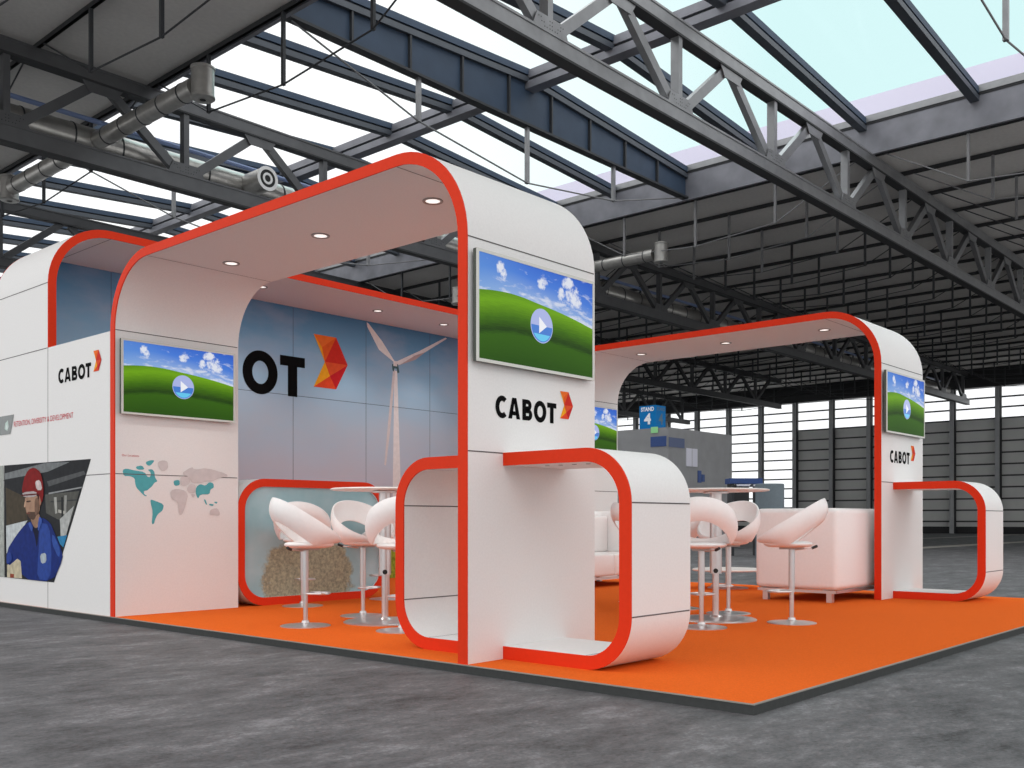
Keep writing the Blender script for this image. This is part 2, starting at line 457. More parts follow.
def chevron(parent, fit, f, depth=0.003):
    u0, v0, u1, v1 = fit
    P = dict(A=(0, 1), B=(.655, 1), C=(1, .5), D=(.655, 0), E=(0, 0), F=(.32, .5), G=(.24, .77), H=(.47, .24), I=(.20, .28))
    tri = [('ABG', (236, 112, 44)), ('AGF', (240, 160, 36)), ('GBF', (226, 92, 34)), ('BCF', (206, 46, 36)), ('FCH', (222, 84, 44)),
           ('EFH', (242, 166, 34)), ('EHD', (226, 74, 40)), ('HCD', (196, 32, 40))]
    mb = MB(); ms = []
    for i, (k, c) in enumerate(tri):
        ms.append(flat(c)); pts = [P[x] for x in k]
        vs = [f(u0 + a * (u1 - u0), v0 + b * (v1 - v0), depth) for a, b in pts]; mb.add(vs, [(0, 1, 2)], i)
    return mb.build('logo_chevron', ms, parent, merge=False)

def soften(pl, n=2):
    """corner cutting, so that printed figures get curved outlines"""
    for _ in range(n):
        q = []
        for i, a in enumerate(pl):
            b = pl[(i + 1) % len(pl)]
            q += [(a[0] * .78 + b[0] * .22, a[1] * .78 + b[1] * .22), (a[0] * .22 + b[0] * .78, a[1] * .22 + b[1] * .78)]
        pl = q
    return pl

def decal(name, polys, f, parent, d0=0.0012, step=0.0003, grain=0.08):
    mb = MB(); ms = []
    for i, (c, pl) in enumerate(polys):
        ms.append(flat(c, grain)); mb.add([f(u, v, d0 + step * i) for u, v in pl], [tuple(range(len(pl)))], i)
    return mb.build(name, ms, parent, merge=False)
WORKER = [
 ((38, 40, 44), [(12.815, 1.749), (10.503, 1.736), (11.411, 0.363), (12.804, 0.37)]),
 ((168, 172, 166), [(12.955, 1.75), (12.836, 1.75), (12.804, 0.37), (12.955, 0.37)]),
 ((120, 124, 126), [(12.793, 1.575), (12.793, 1.651), (11.642, 1.736), (11.009, 1.722), (11.572, 1.632)]),
 ((84, 86, 88), [(11.595, 1.522), (10.668, 1.613), (10.626, 1.573), (11.549, 1.46)]),
 ((72, 64, 52), [(12.767, 1.476), (12.174, 1.348), (12.124, 1.075), (12.74, 1.01)]),
 ((196, 202, 204), [(12.751, 1.006), (12.124, 1.071), (12.582, 0.754), (12.74, 0.664)]),
 ((86, 86, 82), [(11.642, 1.37), (10.773, 1.394), (10.987, 1.046), (11.32, 1.085), (11.619, 1.157)]),
 ((150, 152, 154), [(11.549, 1.389), (10.71, 1.441), (10.71, 1.426), (11.549, 1.371)]),
 ((60, 62, 64), [(11.502, 1.293), (10.837, 1.304), (10.845, 1.289), (11.502, 1.277)]),
 ((170, 170, 165), [(11.411, 1.336), (11.342, 1.335), (11.32, 1.155), (11.374, 1.145)]),
 ((150, 150, 146), [(11.141, 1.352), (11.075, 1.351), (11.097, 1.115), (11.15, 1.135)]),
 ((180, 178, 170), [(11.297, 1.195), (11.119, 1.174), (11.141, 1.144), (11.297, 1.159)]),
 ((40, 42, 44), [(11.221, 1.333), (11.176, 1.333), (11.159, 0.937), (11.203, 0.937)]),
 ((178, 180, 178), [(11.252, 1.085), (10.901, 1.231), (11.097, 0.898), (11.23, 0.877)]),
 ((50, 130, 178), [(11.32, 0.886), (11.066, 0.908), (11.163, 0.769), (11.252, 0.807)]),
 ((196, 186, 160), [(12.714, 0.524), (12.325, 0.631), (12.274, 0.375), (12.714, 0.371)]),
 ((150, 70, 50), [(12.624, 0.42), (12.504, 0.418), (12.515, 0.374), (12.624, 0.372)]),
 ((22, 44, 116), [(11.977, 1.065), (12.174, 1.033), (12.453, 0.884), (12.73, 0.697), (12.714, 0.492), (12.325, 0.642), (12.274, 0.369), (11.433, 0.366), (11.176, 0.64), (11.207, 0.738), (11.411, 0.955), (11.502, 1.045), (11.736, 1.116), (11.808, 1.014), (11.88, 0.983)]),
 ((14, 18, 48), [(12.001, 1.003), (11.793, 1.004), (11.856, 0.725), (11.904, 0.869)]),
 ((44, 72, 150), [(11.774, 1.045), (11.525, 1.025), (11.456, 0.693), (11.502, 0.379), (11.856, 0.381), (11.808, 0.685)]),
 ((50, 82, 160), [(11.433, 0.935), (11.23, 0.738), (11.275, 0.637), (11.456, 0.814)]),
 ((170, 182, 190), [(11.774, 0.676), (11.605, 0.7), (11.595, 0.589), (11.736, 0.564)]),
 ((150, 118, 98), [(12.026, 1.138), (11.774, 1.168), (11.793, 1.004), (11.904, 0.972), (12.016, 1.055)]),
 ((168, 134, 112), [(12.184, 1.359), (11.808, 1.373), (11.76, 1.219), (11.856, 1.096), (12.026, 1.08), (12.124, 1.138), (12.184, 1.243)]),
 ((84, 64, 54), [(12.149, 1.176), (11.841, 1.168), (11.919, 1.071), (12.075, 1.096)]),
 ((120, 70, 60), [(12.149, 1.163), (12.036, 1.167), (12.036, 1.15), (12.139, 1.149)]),
 ((165, 120, 100), [(11.822, 1.353), (11.722, 1.351), (11.736, 1.249), (11.803, 1.24)]),
 ((128, 18, 20), [(12.274, 1.409), (12.224, 1.559), (12.1, 1.671), (11.928, 1.696), (11.76, 1.639), (11.689, 1.524), (11.665, 1.391), (11.717, 1.259), (11.793, 1.379), (12.174, 1.394)]),
 ((205, 190, 190), [(11.904, 1.53), (11.76, 1.546), (11.698, 1.422), (11.856, 1.425)]),
 ((176, 166, 166), [(12.264, 1.408), (11.856, 1.415), (11.856, 1.347), (12.224, 1.345)]),
 ((90, 14, 16), [(12.285, 1.379), (11.822, 1.388), (11.822, 1.371), (12.285, 1.362)]),
 ((70, 52, 46), [(12.144, 1.301), (12.016, 1.308), (12.016, 1.292), (12.134, 1.285)]),
 ((190, 156, 132), [(12.184, 1.302), (12.149, 1.302), (12.164, 1.23), (12.214, 1.227)]),
 ((60, 20, 22), [(11.822, 1.38), (11.784, 1.379), (11.803, 1.158), (11.851, 1.127)]),
 ((120, 92, 76), [(11.904, 1.323), (11.808, 1.342), (11.774, 1.219), (11.861, 1.112), (11.909, 1.158)]),
 ((60, 88, 166), [(12.045, 1.059), (11.948, 0.993), (11.987, 0.93), (12.085, 1.023)]),
 ((60, 88, 166), [(11.774, 1.127), (11.689, 1.071), (11.808, 0.932), (11.822, 1.014)]),
 ((40, 64, 140), [(12.714, 0.665), (12.582, 0.689), (12.541, 0.583), (12.714, 0.524)]),
]
MAP = {
 't': [
   [(5.052, 1.606), (5.1, 1.62), (5.175, 1.604), (5.301, 1.591), (5.332, 1.537), (5.364, 1.538), (5.371, 1.588), (5.332, 1.616), (5.385, 1.625), (5.414, 1.593), (5.417, 1.539), (5.45, 1.494), (5.411, 1.479), (5.385, 1.438), (5.34, 1.404), (5.332, 1.393), (5.289, 1.387), (5.295, 1.35), (5.332, 1.335), (5.301, 1.33), (5.252, 1.375), (5.206, 1.421), (5.192, 1.466), (5.189, 1.519), (5.134, 1.543), (5.065, 1.538)] ,
   [(5.196, 1.644), (5.273, 1.66), (5.301, 1.615), (5.217, 1.612)] ,
   [(5.308, 1.695), (5.364, 1.72), (5.417, 1.721), (5.364, 1.657), (5.326, 1.665)] ,
   [(5.364, 1.298), (5.414, 1.285), (5.522, 1.247), (5.508, 1.179), (5.45, 1.139), (5.421, 1.085), (5.407, 1.034), (5.378, 1.029), (5.393, 1.165), (5.371, 1.245)] ,
   [(5.632, 1.506), (5.706, 1.521), (5.713, 1.46), (5.646, 1.449)] ,
   [(5.909, 1.445), (5.963, 1.481), (6.025, 1.459), (6.072, 1.505), (6.127, 1.492), (6.134, 1.443), (6.087, 1.421), (6.079, 1.365), (5.963, 1.363), (5.932, 1.31), (5.902, 1.375)] ,
   [(6.002, 1.308), (6.025, 1.308), (6.048, 1.253), (6.033, 1.246)] ,
   [(6.072, 1.26), (6.134, 1.254), (6.119, 1.233), (6.072, 1.242)] ,
   [(6.127, 1.282), (6.182, 1.283), (6.166, 1.257)] ,
 ],
 'g': [
   [(5.45, 1.708), (5.515, 1.727), (5.566, 1.713), (5.573, 1.639), (5.508, 1.599), (5.457, 1.648)] ,
   [(5.721, 1.563), (5.826, 1.553), (5.833, 1.484), (5.765, 1.444), (5.713, 1.467)] ,
   [(5.595, 1.396), (5.676, 1.423), (5.78, 1.4), (5.808, 1.346), (5.795, 1.305), (5.765, 1.195), (5.735, 1.133), (5.698, 1.133), (5.691, 1.276), (5.61, 1.302)] ,
   [(5.721, 1.587), (5.856, 1.671), (5.886, 1.637), (6.04, 1.664), (6.302, 1.604), (6.31, 1.568), (6.23, 1.566), (6.103, 1.513), (6.033, 1.511), (5.963, 1.488), (5.856, 1.485), (5.826, 1.553)] ,
   [(5.833, 1.477), (5.902, 1.472), (5.902, 1.375), (5.826, 1.374), (5.788, 1.414)] ,
   [(6.079, 1.183), (6.119, 1.205), (6.182, 1.209), (6.214, 1.142), (6.19, 1.125), (6.134, 1.135), (6.075, 1.134)] ,
   [(5.841, 1.367), (5.902, 1.362), (5.871, 1.317)] ,
 ],
}
# ------------------------------------------------------------------ key dimensions (metres; X away right, Y away left)
PZ = 0.062                                   # platform top
X0, YT, YI, YO, YS, YM = 4.962, 4.842, 9.989, 10.074, 11.574, 13.096
X3, W, T = 12.477, 1.488, 0.085
ZT, R1 = 3.815, 0.744
fY = lambda a, z, d: (d, a, z)               # bands lying in the Y-Z plane, depth along X
fX = lambda a, z, d: (a, d, z)               # bands lying in the X-Z plane, depth along Y
onXm = lambda x: (lambda u, v, d: (x - d, u, v))     # print on a face looking to -X  (u = y)
onYm = lambda y: (lambda u, v, d: (u, y - d, v))     # print on a face looking to -Y  (u = x)

# ------------------------------------------------------------------ setting
struct(MB().box((-14, -14, -0.2), (83.6, 72, 0)).build('floor', M['floor']))
# pale painted floor lanes beyond the stand
mk = MB()
for (a, b, w) in (((36, 13.6), (70, 13.6), 0.8), ((44, 20.5), (80, 20.5), 0.6), ((44, 11.0), (80, 11.0), 0.5)):
    mk.box((a[0], a[1] - w / 2, 0.0), (b[0], b[1] + w / 2, 0.004))
mk = mk.build('trim_3', mat('worn_floor_lane', lin((176, 172, 164)), 0.8, noise=0.3, nscale=1.2)); struct(mk)

XE, XL, XR = 31.2, 13.7, 22.45               # right kerb, left edge and ridge of the skylight
ROOFZ = 12.88
rf = MB()
rf.box((XE + 0.12, -6, ROOFZ), (83.6, 72, ROOFZ + 0.25))
rf.box((0.5, -6, ROOFZ), (XL - 0.12, 72, ROOFZ + 0.25))
struct(rf.build('ceiling', M['roof']))
# kerb around the skylight
kb = MB(); kb.box((XE, -6, 12.75), (XE + 0.12, 72, 13.72)); kb.box((XL - 0.12, -6, 12.75), (XL, 72, 13.72))
struct(kb.build('trim_1', M['curb']))
kb = MB()
for x in (XE - 0.03, XL - 0.15): kb.box((x, -6, 13.72), (x + 0.2, 72, 13.79), 1); kb.box((x - 0.02, -6, 13.79), (x + 0.22, 72, 14.0), 0)
struct(kb.build('trim_2', [M['steel'], M['blacksteel']]))
pp = MB().box((XE + 0.75, -6, 13.4), (XE + 0.95, 72, 14.95)).build('parapet', M['parapet']); struct(pp)
# glazing of the skylight, two slopes
def zr(x): return 13.96 + (14.52 - 13.96) * (1 - abs(x - XR) / (XE - XR))
gl = MB()
for (a, b) in ((XL, XR), (XR, XE)):
    gl.add([(a, -6, zr(a)), (b, -6, zr(b)), (b, 72, zr(b)), (a, 72, zr(a))], [(0, 1, 2, 3)])
g = gl.build('window_1', M['glass'], merge=False); struct(g)

# far wall (x = 83): cladding, glazing, girder
XW = 83.0
wl = MB()
yw0, yg = 6.0, 39.7                          # cladding up to z 9.0 for y < yg, open glazing beyond
wl.box((XW, -12, 0.55), (XW + 0.3, yg, 9.05))
wl.box((XW, yg, 0.55), (XW + 0.3, 72, 1.9))
wl = wl.build('wall_right', M['boards']); struct(wl)
pl = MB().box((XW - 0.05, -12, 0), (XW + 0.3, 72, 0.55)).build('baseboard_right', M['blacksteel']); struct(pl)
gd = MB().box((XW - 0.6, -12, 11.5), (XW + 0.3, 72, 13.15)); gd.box((XW - 0.9, -12, 12.2), (XW - 0.6, 72, 12.6), 0)
struct(gd.build('trim_4', M['blacksteel']))
wn = MB(); wn.add([(XW + 0.15, -12, 9.05), (XW + 0.15, 72, 9.05), (XW + 0.15, 72, 11.5), (XW + 0.15, -12, 11.5)], [(0, 1, 2, 3)])
wn.add([(XW + 0.15, yg, 1.9), (XW + 0.15, 72, 1.9), (XW + 0.15, 72, 9.05), (XW + 0.15, yg, 9.05)], [(0, 1, 2, 3)])
w2 = wn.build('window_2', M['glass'], merge=False); struct(w2)
bars = MB(); z = 9.05
for z in (9.9, 10.7): bars.box((XW - 0.05, -12, z - 0.06), (XW + 0.1, 72, z + 0.06))
z = 9.05
while z > 1.6: bars.box((XW - 0.05, yg, z - 0.06), (XW + 0.1, 72, z + 0.06)); z -= 0.86
bars.box((XW - 0.05, -12, 8.98), (XW + 0.1, 72, 9.1))
b = bars.build('window_frame', M['darksteel'], w2)
kc = 0
for y in (12.8, 16.2, 19.6, 22.99, 26.39, 29.77, 33.15, 36.46, 39.86, 43.2, 46.5, 49.9, 53.2, 57.0, 60.4, 63.8, 67.2):
    c = MB().box((XW - 0.5, y - 0.2, 0), (XW - 0.05, y + 0.12, 11.6)).box((XW - 0.4, y - 0.27, 0), (XW - 0.06, y - 0.2, 11.6), 1)
    lab = 'grey steel wall column standing against the dark cladding of the far wall' if y < yg else 'grey steel wall column between the tall bright windows of the far wall'
    gp = 'columns along the dark cladding' if y < yg else 'columns between the tall windows'
    tag(c.build('wall_column', [M['columnsteel'], M['blacksteel']]), lab, 'column', gp)
# left end wall far behind the stand; glazing above added to brighten the hall
struct(MB().box((-14, 71.7, 0), (83, 72, 3.2)).build('wall_back', M['boards']))
wb = MB(); wb.add([(-14, 71.85, 3.2), (83, 71.85, 3.2), (83, 71.85, 12.6), (-14, 71.85, 12.6)], [(0, 1, 2, 3)])
w3 = wb.build('added_window', M['glass'], merge=False); struct(w3)
wb = MB()
for i in range(24): wb.box((-12 + 4 * i, 71.7, 3.2), (-11.8 + 4 * i, 71.95, 12.6))
for z in (5.5, 7.8, 10.1, 12.5): wb.box((-14, 71.72, z), (83, 71.9, z + .12))
wb.build('window_frame', M['darksteel'], w3)

# ------------------------------------------------------------------ roof trusses (along X)
def truss(y, x0, x1, label, nodes0=15.06, pitch=4.77, zb=(10.28, 10.68), zt=(12.34, 12.74), mt='steel', gussets=True):
    t = thing('roof_truss', label, 'roof truss', (x0, y, zb[0]))
    m = M[mt]
    def chord(za, zb_, nm):
        q = MB(); w = 0.15
        q.box((x0, y - 0.05, za + 0.05), (x1, y + 0.05, zb_ - 0.05), 0)      # web
        q.box((x0, y - w, za), (x1, y + w, za + 0.05), 1)                     # lower flange
        q.box((x0, y - w, zb_ - 0.05), (x1, y + w, zb_), 0)
        q.box((x0, y - w + 0.02, za + 0.05), (x1, y - w + 0.06, zb_ - 0.05), 0)
        q.build(nm, [m, M['blacksteel']], t)
    chord(*zb, 'bottom_chord'); chord(*zt, 'top_chord')
    k0 = math.ceil((x0 - nodes0) / pitch); k1 = math.floor((x1 - nodes0) / pitch)
    z_lo, z_hi = zb[1], zt[0]
    for k in range(k0, k1 + 1):
        xb = nodes0 + k * pitch
        MB().bar((xb, y, z_lo - 0.05), (xb, y, z_hi + 0.05), 0.22, 0.16, up=(1, 0, 0)).build('post', m, t)
        for s in (-1, 1):
            xt = xb + s * pitch / 2
            if not (x0 < xt < x1): continue
            MB().bar((xb + s * 0.18, y, z_lo), (xt - s * 0.16, y, z_hi), 0.16, 0.24).build('diagonal', m, t)
        if gussets:
            g = MB(); 
            g.prism([(xb - 0.55, z_lo - 0.02), (xb + 0.55, z_lo - 0.02), (xb + 0.42, z_lo + 0.28), (xb - 0.42, z_lo + 0.28)], y - 0.125, y - 0.10, lambda u, v, d: (u, d, v))
            for s in (-1, 0, 1):
                for j in range(3):
                    for e in (-1, 1):
                        cx = xb + s * (0.16 + 0.09 * j) + e * 0.035; cz = z_lo + 0.05 + 0.075 * j
                        g.add([(cx - .012, y - .128, cz - .012), (cx + .012, y - .128, cz - .012), (cx + .012, y - .128, cz + .012), (cx - .012, y - .128, cz + .012)], [(0, 1, 2, 3)], 1)
            g.build('gusset_plate', [m, M['blacksteel']], t, merge=False)
            xt = xb + pitch / 2
            if xt < x1:
                g = MB(); g.prism([(xt - 0.55, z_hi + 0.02), (xt + 0.55, z_hi + 0.02), (xt + 0.36, z_hi - 0.26), (xt - 0.36, z_hi - 0.26)], y - 0.125, y - 0.10, lambda u, v, d: (u, d, v))
                g.build('gusset_plate', m, t)
    return t
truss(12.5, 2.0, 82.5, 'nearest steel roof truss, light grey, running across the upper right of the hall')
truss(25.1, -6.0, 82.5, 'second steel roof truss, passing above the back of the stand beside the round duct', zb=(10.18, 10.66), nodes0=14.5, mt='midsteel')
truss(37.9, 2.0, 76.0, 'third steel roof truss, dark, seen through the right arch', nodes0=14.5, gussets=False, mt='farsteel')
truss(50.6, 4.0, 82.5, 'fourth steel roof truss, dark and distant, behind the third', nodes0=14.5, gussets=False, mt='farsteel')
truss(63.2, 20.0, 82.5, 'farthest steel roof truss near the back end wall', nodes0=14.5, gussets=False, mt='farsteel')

# ------------------------------------------------------------------ purlins (along Y) with queen posts and tie rods
bays = [(-0.1, 12.5), (12.5, 25.1), (25.1, 37.9), (37.9, 50.6), (50.6, 63.2)]
def purlin(x, zlo, label, group=None, rods=True, beam='blacksteel', first=0, last=5):
    t = thing('roof_purlin', label, 'roof beam', (x, -12, zlo), group=group)
    q = MB(); q.box((x - 0.03, -6, zlo), (x + 0.03, 71.7, zlo + 0.13)); q.box((x - 0.05, -6, zlo), (x + 0.05, 71.7, zlo + 0.03))
    q.build('beam', M[beam], t)
    for (a, b) in bays[first:last]:
        L = b - a; ys = [a + L * f for f in (.265, .515, .765)]; zs = [zlo - 1.45, zlo - 1.68, zlo - 1.45]
        for yy, zz in zip(ys, zs): MB().box((x - 0.04, yy - 0.04, zz), (x + 0.04, yy + 0.04, zlo + 0.02)).build('queen_post', M['rod'] if 30 < x < 37 and yy < 24 else M['darksteel'], t)
        if rods: MB().tube([(x, a + 0.4, zlo + 0.05)] + [(x, yy, zz + 0.02) for yy, zz in zip(ys, zs)] + [(x, b - 0.4, zlo + 0.05)], 0.022, 5).build('tie_rod', M['rod'] if 30 < x < 35 else M['darksteel'], t)
    return t
purlin(10.45, 12.72, 'dark steel roof beam with hanging posts above the upper left corner', last=3)
purlin(7.8, 12.72, 'dark steel roof beam hidden furthest toward the near left of the roof', last=3)
purlin(XL - 0.25, 12.72, 'dark edge beam along the near side of the skylight', beam='blacksteel')
purlin(XE + 0.2, 12.72, 'dark edge beam below the grey kerb on the far side of the skylight')
k = 1
while 31.2 + 2.65 * k < 82:
    purlin(31.2 + 2.65 * k, 12.74, 'dark steel roof beam with hanging posts under the dark roof beyond the skylight', 'roof beams beyond the skylight'); k += 1

# ------------------------------------------------------------------ skylight rafters, ridge and deep beams
def slope_bar(mb, y, w, za, zb_, x0, x1, mi=0):
    """bar following the skylight pitch between offsets za..zb_ under the glass"""
    xs = [x0] + ([XR] if x0 < XR < x1 else []) + [x1]
    for a, b in zip(xs, xs[1:]):
        vs = []
        for x in (a, b):
            for yy, zz in ((y - w, za), (y + w, za), (y + w, zb_), (y - w, zb_)): vs.append((x, yy, zr(x) + zz))
        mb.add(vs, [(0, 1, 2, 3), (7, 6, 5, 4), (0, 4, 5, 1), (1, 5, 6, 2), (2, 6, 7, 3), (3, 7, 4, 0)], mi)
def rafter(y, label, group=None, deep=False):
    t = thing('skylight_rafter', label, 'roof beam', (XL, y, 13.5), group=group)
    q = MB()
    slope_bar(q, y, 0.13, -0.20, -0.01, XL, XE, 0)
    slope_bar(q, y, 0.07, -0.26, -0.20, XL, XE, 1)
    slope_bar(q, y, 0.13, -0.42, -0.26, XL, XE, 2)
    q.build('rafter_bar', [M['blue_steel'], M['blacksteel'], M['rafterside']], t, merge=False)
    if deep:
        n = 16; w = MB()
        for i in range(n):
            a, b = XL + (XE - XL) * i / n, XL + (XE - XL) * (i + 1) / n
            w.add([(x, y + s, z) for x, z in ((a, 12.86), (b, 12.86), (b, zr(b) - .42), (a, zr(a) - .42)) for s in (-0.015, 0.015)],
                  [(0, 2, 4, 6), (7, 5, 3, 1), (0, 1, 3, 2), (2, 3, 5, 4), (4, 5, 7, 6), (6, 7, 1, 0)])
        w.build('web_plate', M['blue_steel'], t, merge=False)
        MB().box((XL, y - 0.14, 12.80), (XE, y + 0.14, 12.87)).build('bottom_flange', M['darksteel'], t)
        for i in range(1, 9):
            x = XL + (XE - XL) * i / 9
            MB().box((x - 0.03, y - 0.11, 12.86), (x + 0.03, y - 0.015, zr(x) - 0.42)).build('stiffener', M['darksteel'], t)
        hx = [XL + (XE - XL) * f for f in (.243, .495, .745)]; hz = [11.64, 11.12, 11.64]
        for x, z in zip(hx, hz): MB().box((x - 0.055, y - 0.055, z), (x + 0.055, y + 0.055, 12.81)).build('queen_post', M['steel'], t)
        MB().tube([(XL + .2, y, 12.8)] + [(x, y, z + .02) for x, z in zip(hx, hz)] + [(XE - .2, y, 12.8)], 0.024, 6).build('tie_rod', M['rod'], t)
    return t
rafter(19.3, 'deep blue grey skylight beam with a panelled web, above the left arch', deep=True)
rafter(31.8, 'deep skylight beam with a panelled web, far behind the left end of the stand', deep=True)
rafter(6.05, 'deep skylight beam near the top right corner of the view', deep=True)
for y in (-3.3, 0.0, 3.3, 9.3, 12.7, 16.2, 22.5, 25.4, 28.6, 35.0, 38.2, 41.4, 44.6, 47.8, 51, 54.2, 57.4, 60.6, 63.8, 67, 70):
    if y < 14: lab, gp = 'blue grey skylight rafter crossing the open glass at the upper right', 'right hand skylight rafters'
    else: lab, gp = 'blue grey skylight rafter crossing the bright glass at the upper left', 'left hand skylight rafters'
    rafter(y, lab, gp)
t = thing('skylight_ridge', 'long ridge beam running along the middle of the glazed roof', 'roof beam', (XR, -12, 13.9))
q = MB(); q.box((XR - 0.17, -6, zr(XR) - 0.3), (XR + 0.17, 72, zr(XR) - 0.06), 0); q.box((XR - 0.08, -6, zr(XR) - 0.4), (XR + 0.08, 72, zr(XR) - 0.3), 1)
q.box((XR - 0.2, -6, zr(XR) - 0.62), (XR + 0.2, 72, zr(XR) - 0.4), 0)
q.build('ridge_bar', [M['curb'], M['blacksteel']], t, merge=False)

# ------------------------------------------------------------------ ventilation ducts
DY, DZ = 26.0, 11.15
t = thing('ventilation_duct', 'long galvanised main duct running beside the second roof truss', 'duct', (2, DY, DZ))
q = MB().tube([(2, DY, DZ), (80, DY, DZ)], 0.40, 24); q.build('duct_pipe', M['duct'], t, smooth=True)
for i in range(50):
    x = 2.6 + i * 1.3; q = MB().tube([(x - .02, DY, DZ), (x + .02, DY, DZ)], 0.415, 24); q.build('joint_band', M['darksteel'], t, smooth=True)
q = MB(); q.tube([(2, DY + .3, DZ + .75), (80, DY + .3, DZ + .75)], 0.07, 8); q.build('blue_pipe', mat('blue_service_pipe', lin((120, 138, 180)), 0.4), t, smooth=True)
def branch(x, y_end, label, zc=DZ):
    t = thing('duct_branch', label, 'duct', (x, y_end, zc))
    s = 1 if y_end > DY else -1
    MB().tube([(x, DY + s * 0.40, zc), (x, y_end + s * -0.3, zc)], 0.23, 18).build('duct_pipe', M['duct'], t, smooth=True)
    for i in range(5):
        yy = DY + s * (0.9 + 0.95 * i); q = MB().tube([(x, yy - .02, zc), (x, yy + .02, zc)], 0.24, 18); q.build('joint_band', M['darksteel'], t, smooth=True)
    q = MB(); q.lathe([(0, -.38), (.08, -.38), (.10, -.36), (.12, -.38), (.24, -.38), (.28, -.35), (.28, -.31), (.26, -.29), (.26, .30), (.28, .32), (.28, .36), (.24, .38), (0, .38)], (x, y_end, zc), 28)
    q.build('air_diffuser', M['duct'], t, smooth=True)
    q = MB().lathe([(0, -.39), (.07, -.39), (.07, -.385)], (x, y_end, zc), 20); q.build('nozzle_opening', M['rubber'], t)
branch(12.3, 20.5, 'upper left branch duct ending in an upright drum over the stand')
branch(12.3, 31.4, 'branch duct beyond the second truss at the far left edge')
branch(31.6, 20.6, 'bright branch duct ending in an upright drum right of the left tower')
branch(31.6, 31.4, 'small distant branch duct seen under the left arch')
branch(50.9, 20.6, 'far branch duct under the dark roof behind the right arch')
branch(50.9, 31.4, 'farthest branch duct with a pale drum seen through the right arch')
t = thing('jet_nozzle', 'round jet nozzle with concentric rings on the main duct above the left arch', 'duct', (17.0, 24.8, DZ))
q = MB().tube([(17.0, DY - .38, DZ), (17.0, 24.8, DZ)], 0.34, 28); q.build('nozzle_drum', M['duct'], t, smooth=True)
q = MB()
for r0, r1, dd, mi in ((.36, .26, .03, 0), (.26, .17, .015, 1), (.17, .10, .03, 0), (.10, .0, .012, 1)):
    vs = []
    for k in range(28):
        a = 2 * PI * k / 28
        for r in (r0, r1): vs.append((17.0 + r * math.cos(a), 24.8 - dd, DZ + r * math.sin(a)))
    q.add(vs, [(2 * k, 2 * ((k + 1) % 28), 2 * ((k + 1) % 28) + 1, 2 * k + 1) for k in range(28)], mi)
q.build('nozzle_rings', [mat('pale_nozzle_ring', lin((225, 225, 225)), 0.4), M['rubber']], t, merge=False)
# ------------------------------------------------------------------ stand platform
t = thing('stand_platform', 'low exhibition platform with bright orange carpet and dark grey edge', 'platform', (4.94, 2.62, 0))
PX0, PX1, PY0, PY1 = 4.945, 14.03, 2.622, 13.2
MB().box((PX0, PY0, 0.0), (PX1, PY1, 0.0555)).build('platform_base', M['plinth'], t)
q = MB()
for a, b in (((PX0 - .004, PY0 - .004), (PX0 + .012, PY1)), ((PX0 + .012, PY0 - .004), (PX1 - .012, PY0 + .012)), ((PX1 - .012, PY0), (PX1 + .004, PY1))): q.box((*a, 0.0555), (*b, 0.0622))
q.build('edge_strip', M['alu'], t)
MB().box((PX0 + .012, PY0 + .012, 0.0555), (PX1 - .012, PY1 - .012, PZ)).build('carpet', M['carpet'], t)

# ------------------------------------------------------------------ arches
def arch(x, label, seam_at=1.562):
    t = thing('display_arch', label, 'arch', (x, YT, PZ))
    P = [(YT, PZ), (YT, ZT), (YO, ZT), (YO, PZ)]
    path = (*ribbon_path(P, R1, T, -1), False)
    ex = [((YT, seam_at), (YT + T, seam_at)), ((YO, seam_at), (YO - T, seam_at))]
    ribbon(t, path, fY, x, x + W, extra_seams=ex, rear=False)
    return t
a1 = arch(X0, 'large white arch with orange red edge at the front left, spanning tower to left wall')
a3 = arch(X3, 'large white arch with orange red edge at the far right of the stand')
onT1 = onYm(YT); onL1 = onYm(YI)
logo(a1, (X0 + .296, 1.821, X0 + .993, 1.977), onT1)
chevron(a1, (X0 + 1.038, 1.867, X0 + 1.200, 2.080), onT1)
logo(a3, (X3 + .297, 1.821, X3 + .990, 1.977), onT1)
chevron(a3, (X3 + 1.030, 1.872, X3 + 1.200, 2.075), onT1)
# world map print on the inner face of the left leg
mp = [((88, 172, 180), soften(p, 1)) for p in MAP['t']] + [((208, 202, 202), soften(p, 1)) for p in MAP['g']]
decal('map_print', mp, onL1, a1)
text_mesh('map_heading', 'Our Locations', (5.045, 1.748, 5.236, 1.772), onL1, flat((190, 50, 60)), a1)

def downlight(x, y, z, label, group, power=45.0):
    t = thing('downlight', label, 'ceiling light', (x, y, z), group=group)
    MB().lathe([(.062, 0.0), (.085, 0.0), (.088, -.004), (.085, -.010), (.062, -.008)], (x, y, z), 28).build('ring', M['lampring'], t, smooth=True)
    MB().lathe([(0, -.004), (.062, -.004), (.062, 0)], (x, y, z), 24).build('diffuser', M['lamp'], t)
    ld = bpy.data.lights.new('lamp', 'SPOT'); ld.energy = power; ld.spot_size = math.radians(95); ld.spot_blend = 0.7; ld.shadow_soft_size = 0.05; ld.color = (1, .96, .9)
    lo = bpy.data.objects.new('lamp', ld); COL.objects.link(lo); lo.parent = t; lo.location = (0, 0, -0.02)
zs = ZT - T
for y, w_ in ((5.959, 'nearest the tower'), (7.468, 'in the middle'), (8.96, 'nearest the left leg')):
    downlight(5.704, y, zs, 'round recessed downlight in the front left arch, %s' % w_, 'downlights of the left arch')
for y, w_ in ((5.918, 'nearest its tower'), (7.462, 'in the middle'), (8.981, 'nearest its left leg')):
    downlight(13.2, y, zs, 'round recessed downlight in the far right arch, %s' % w_, 'downlights of the right arch')

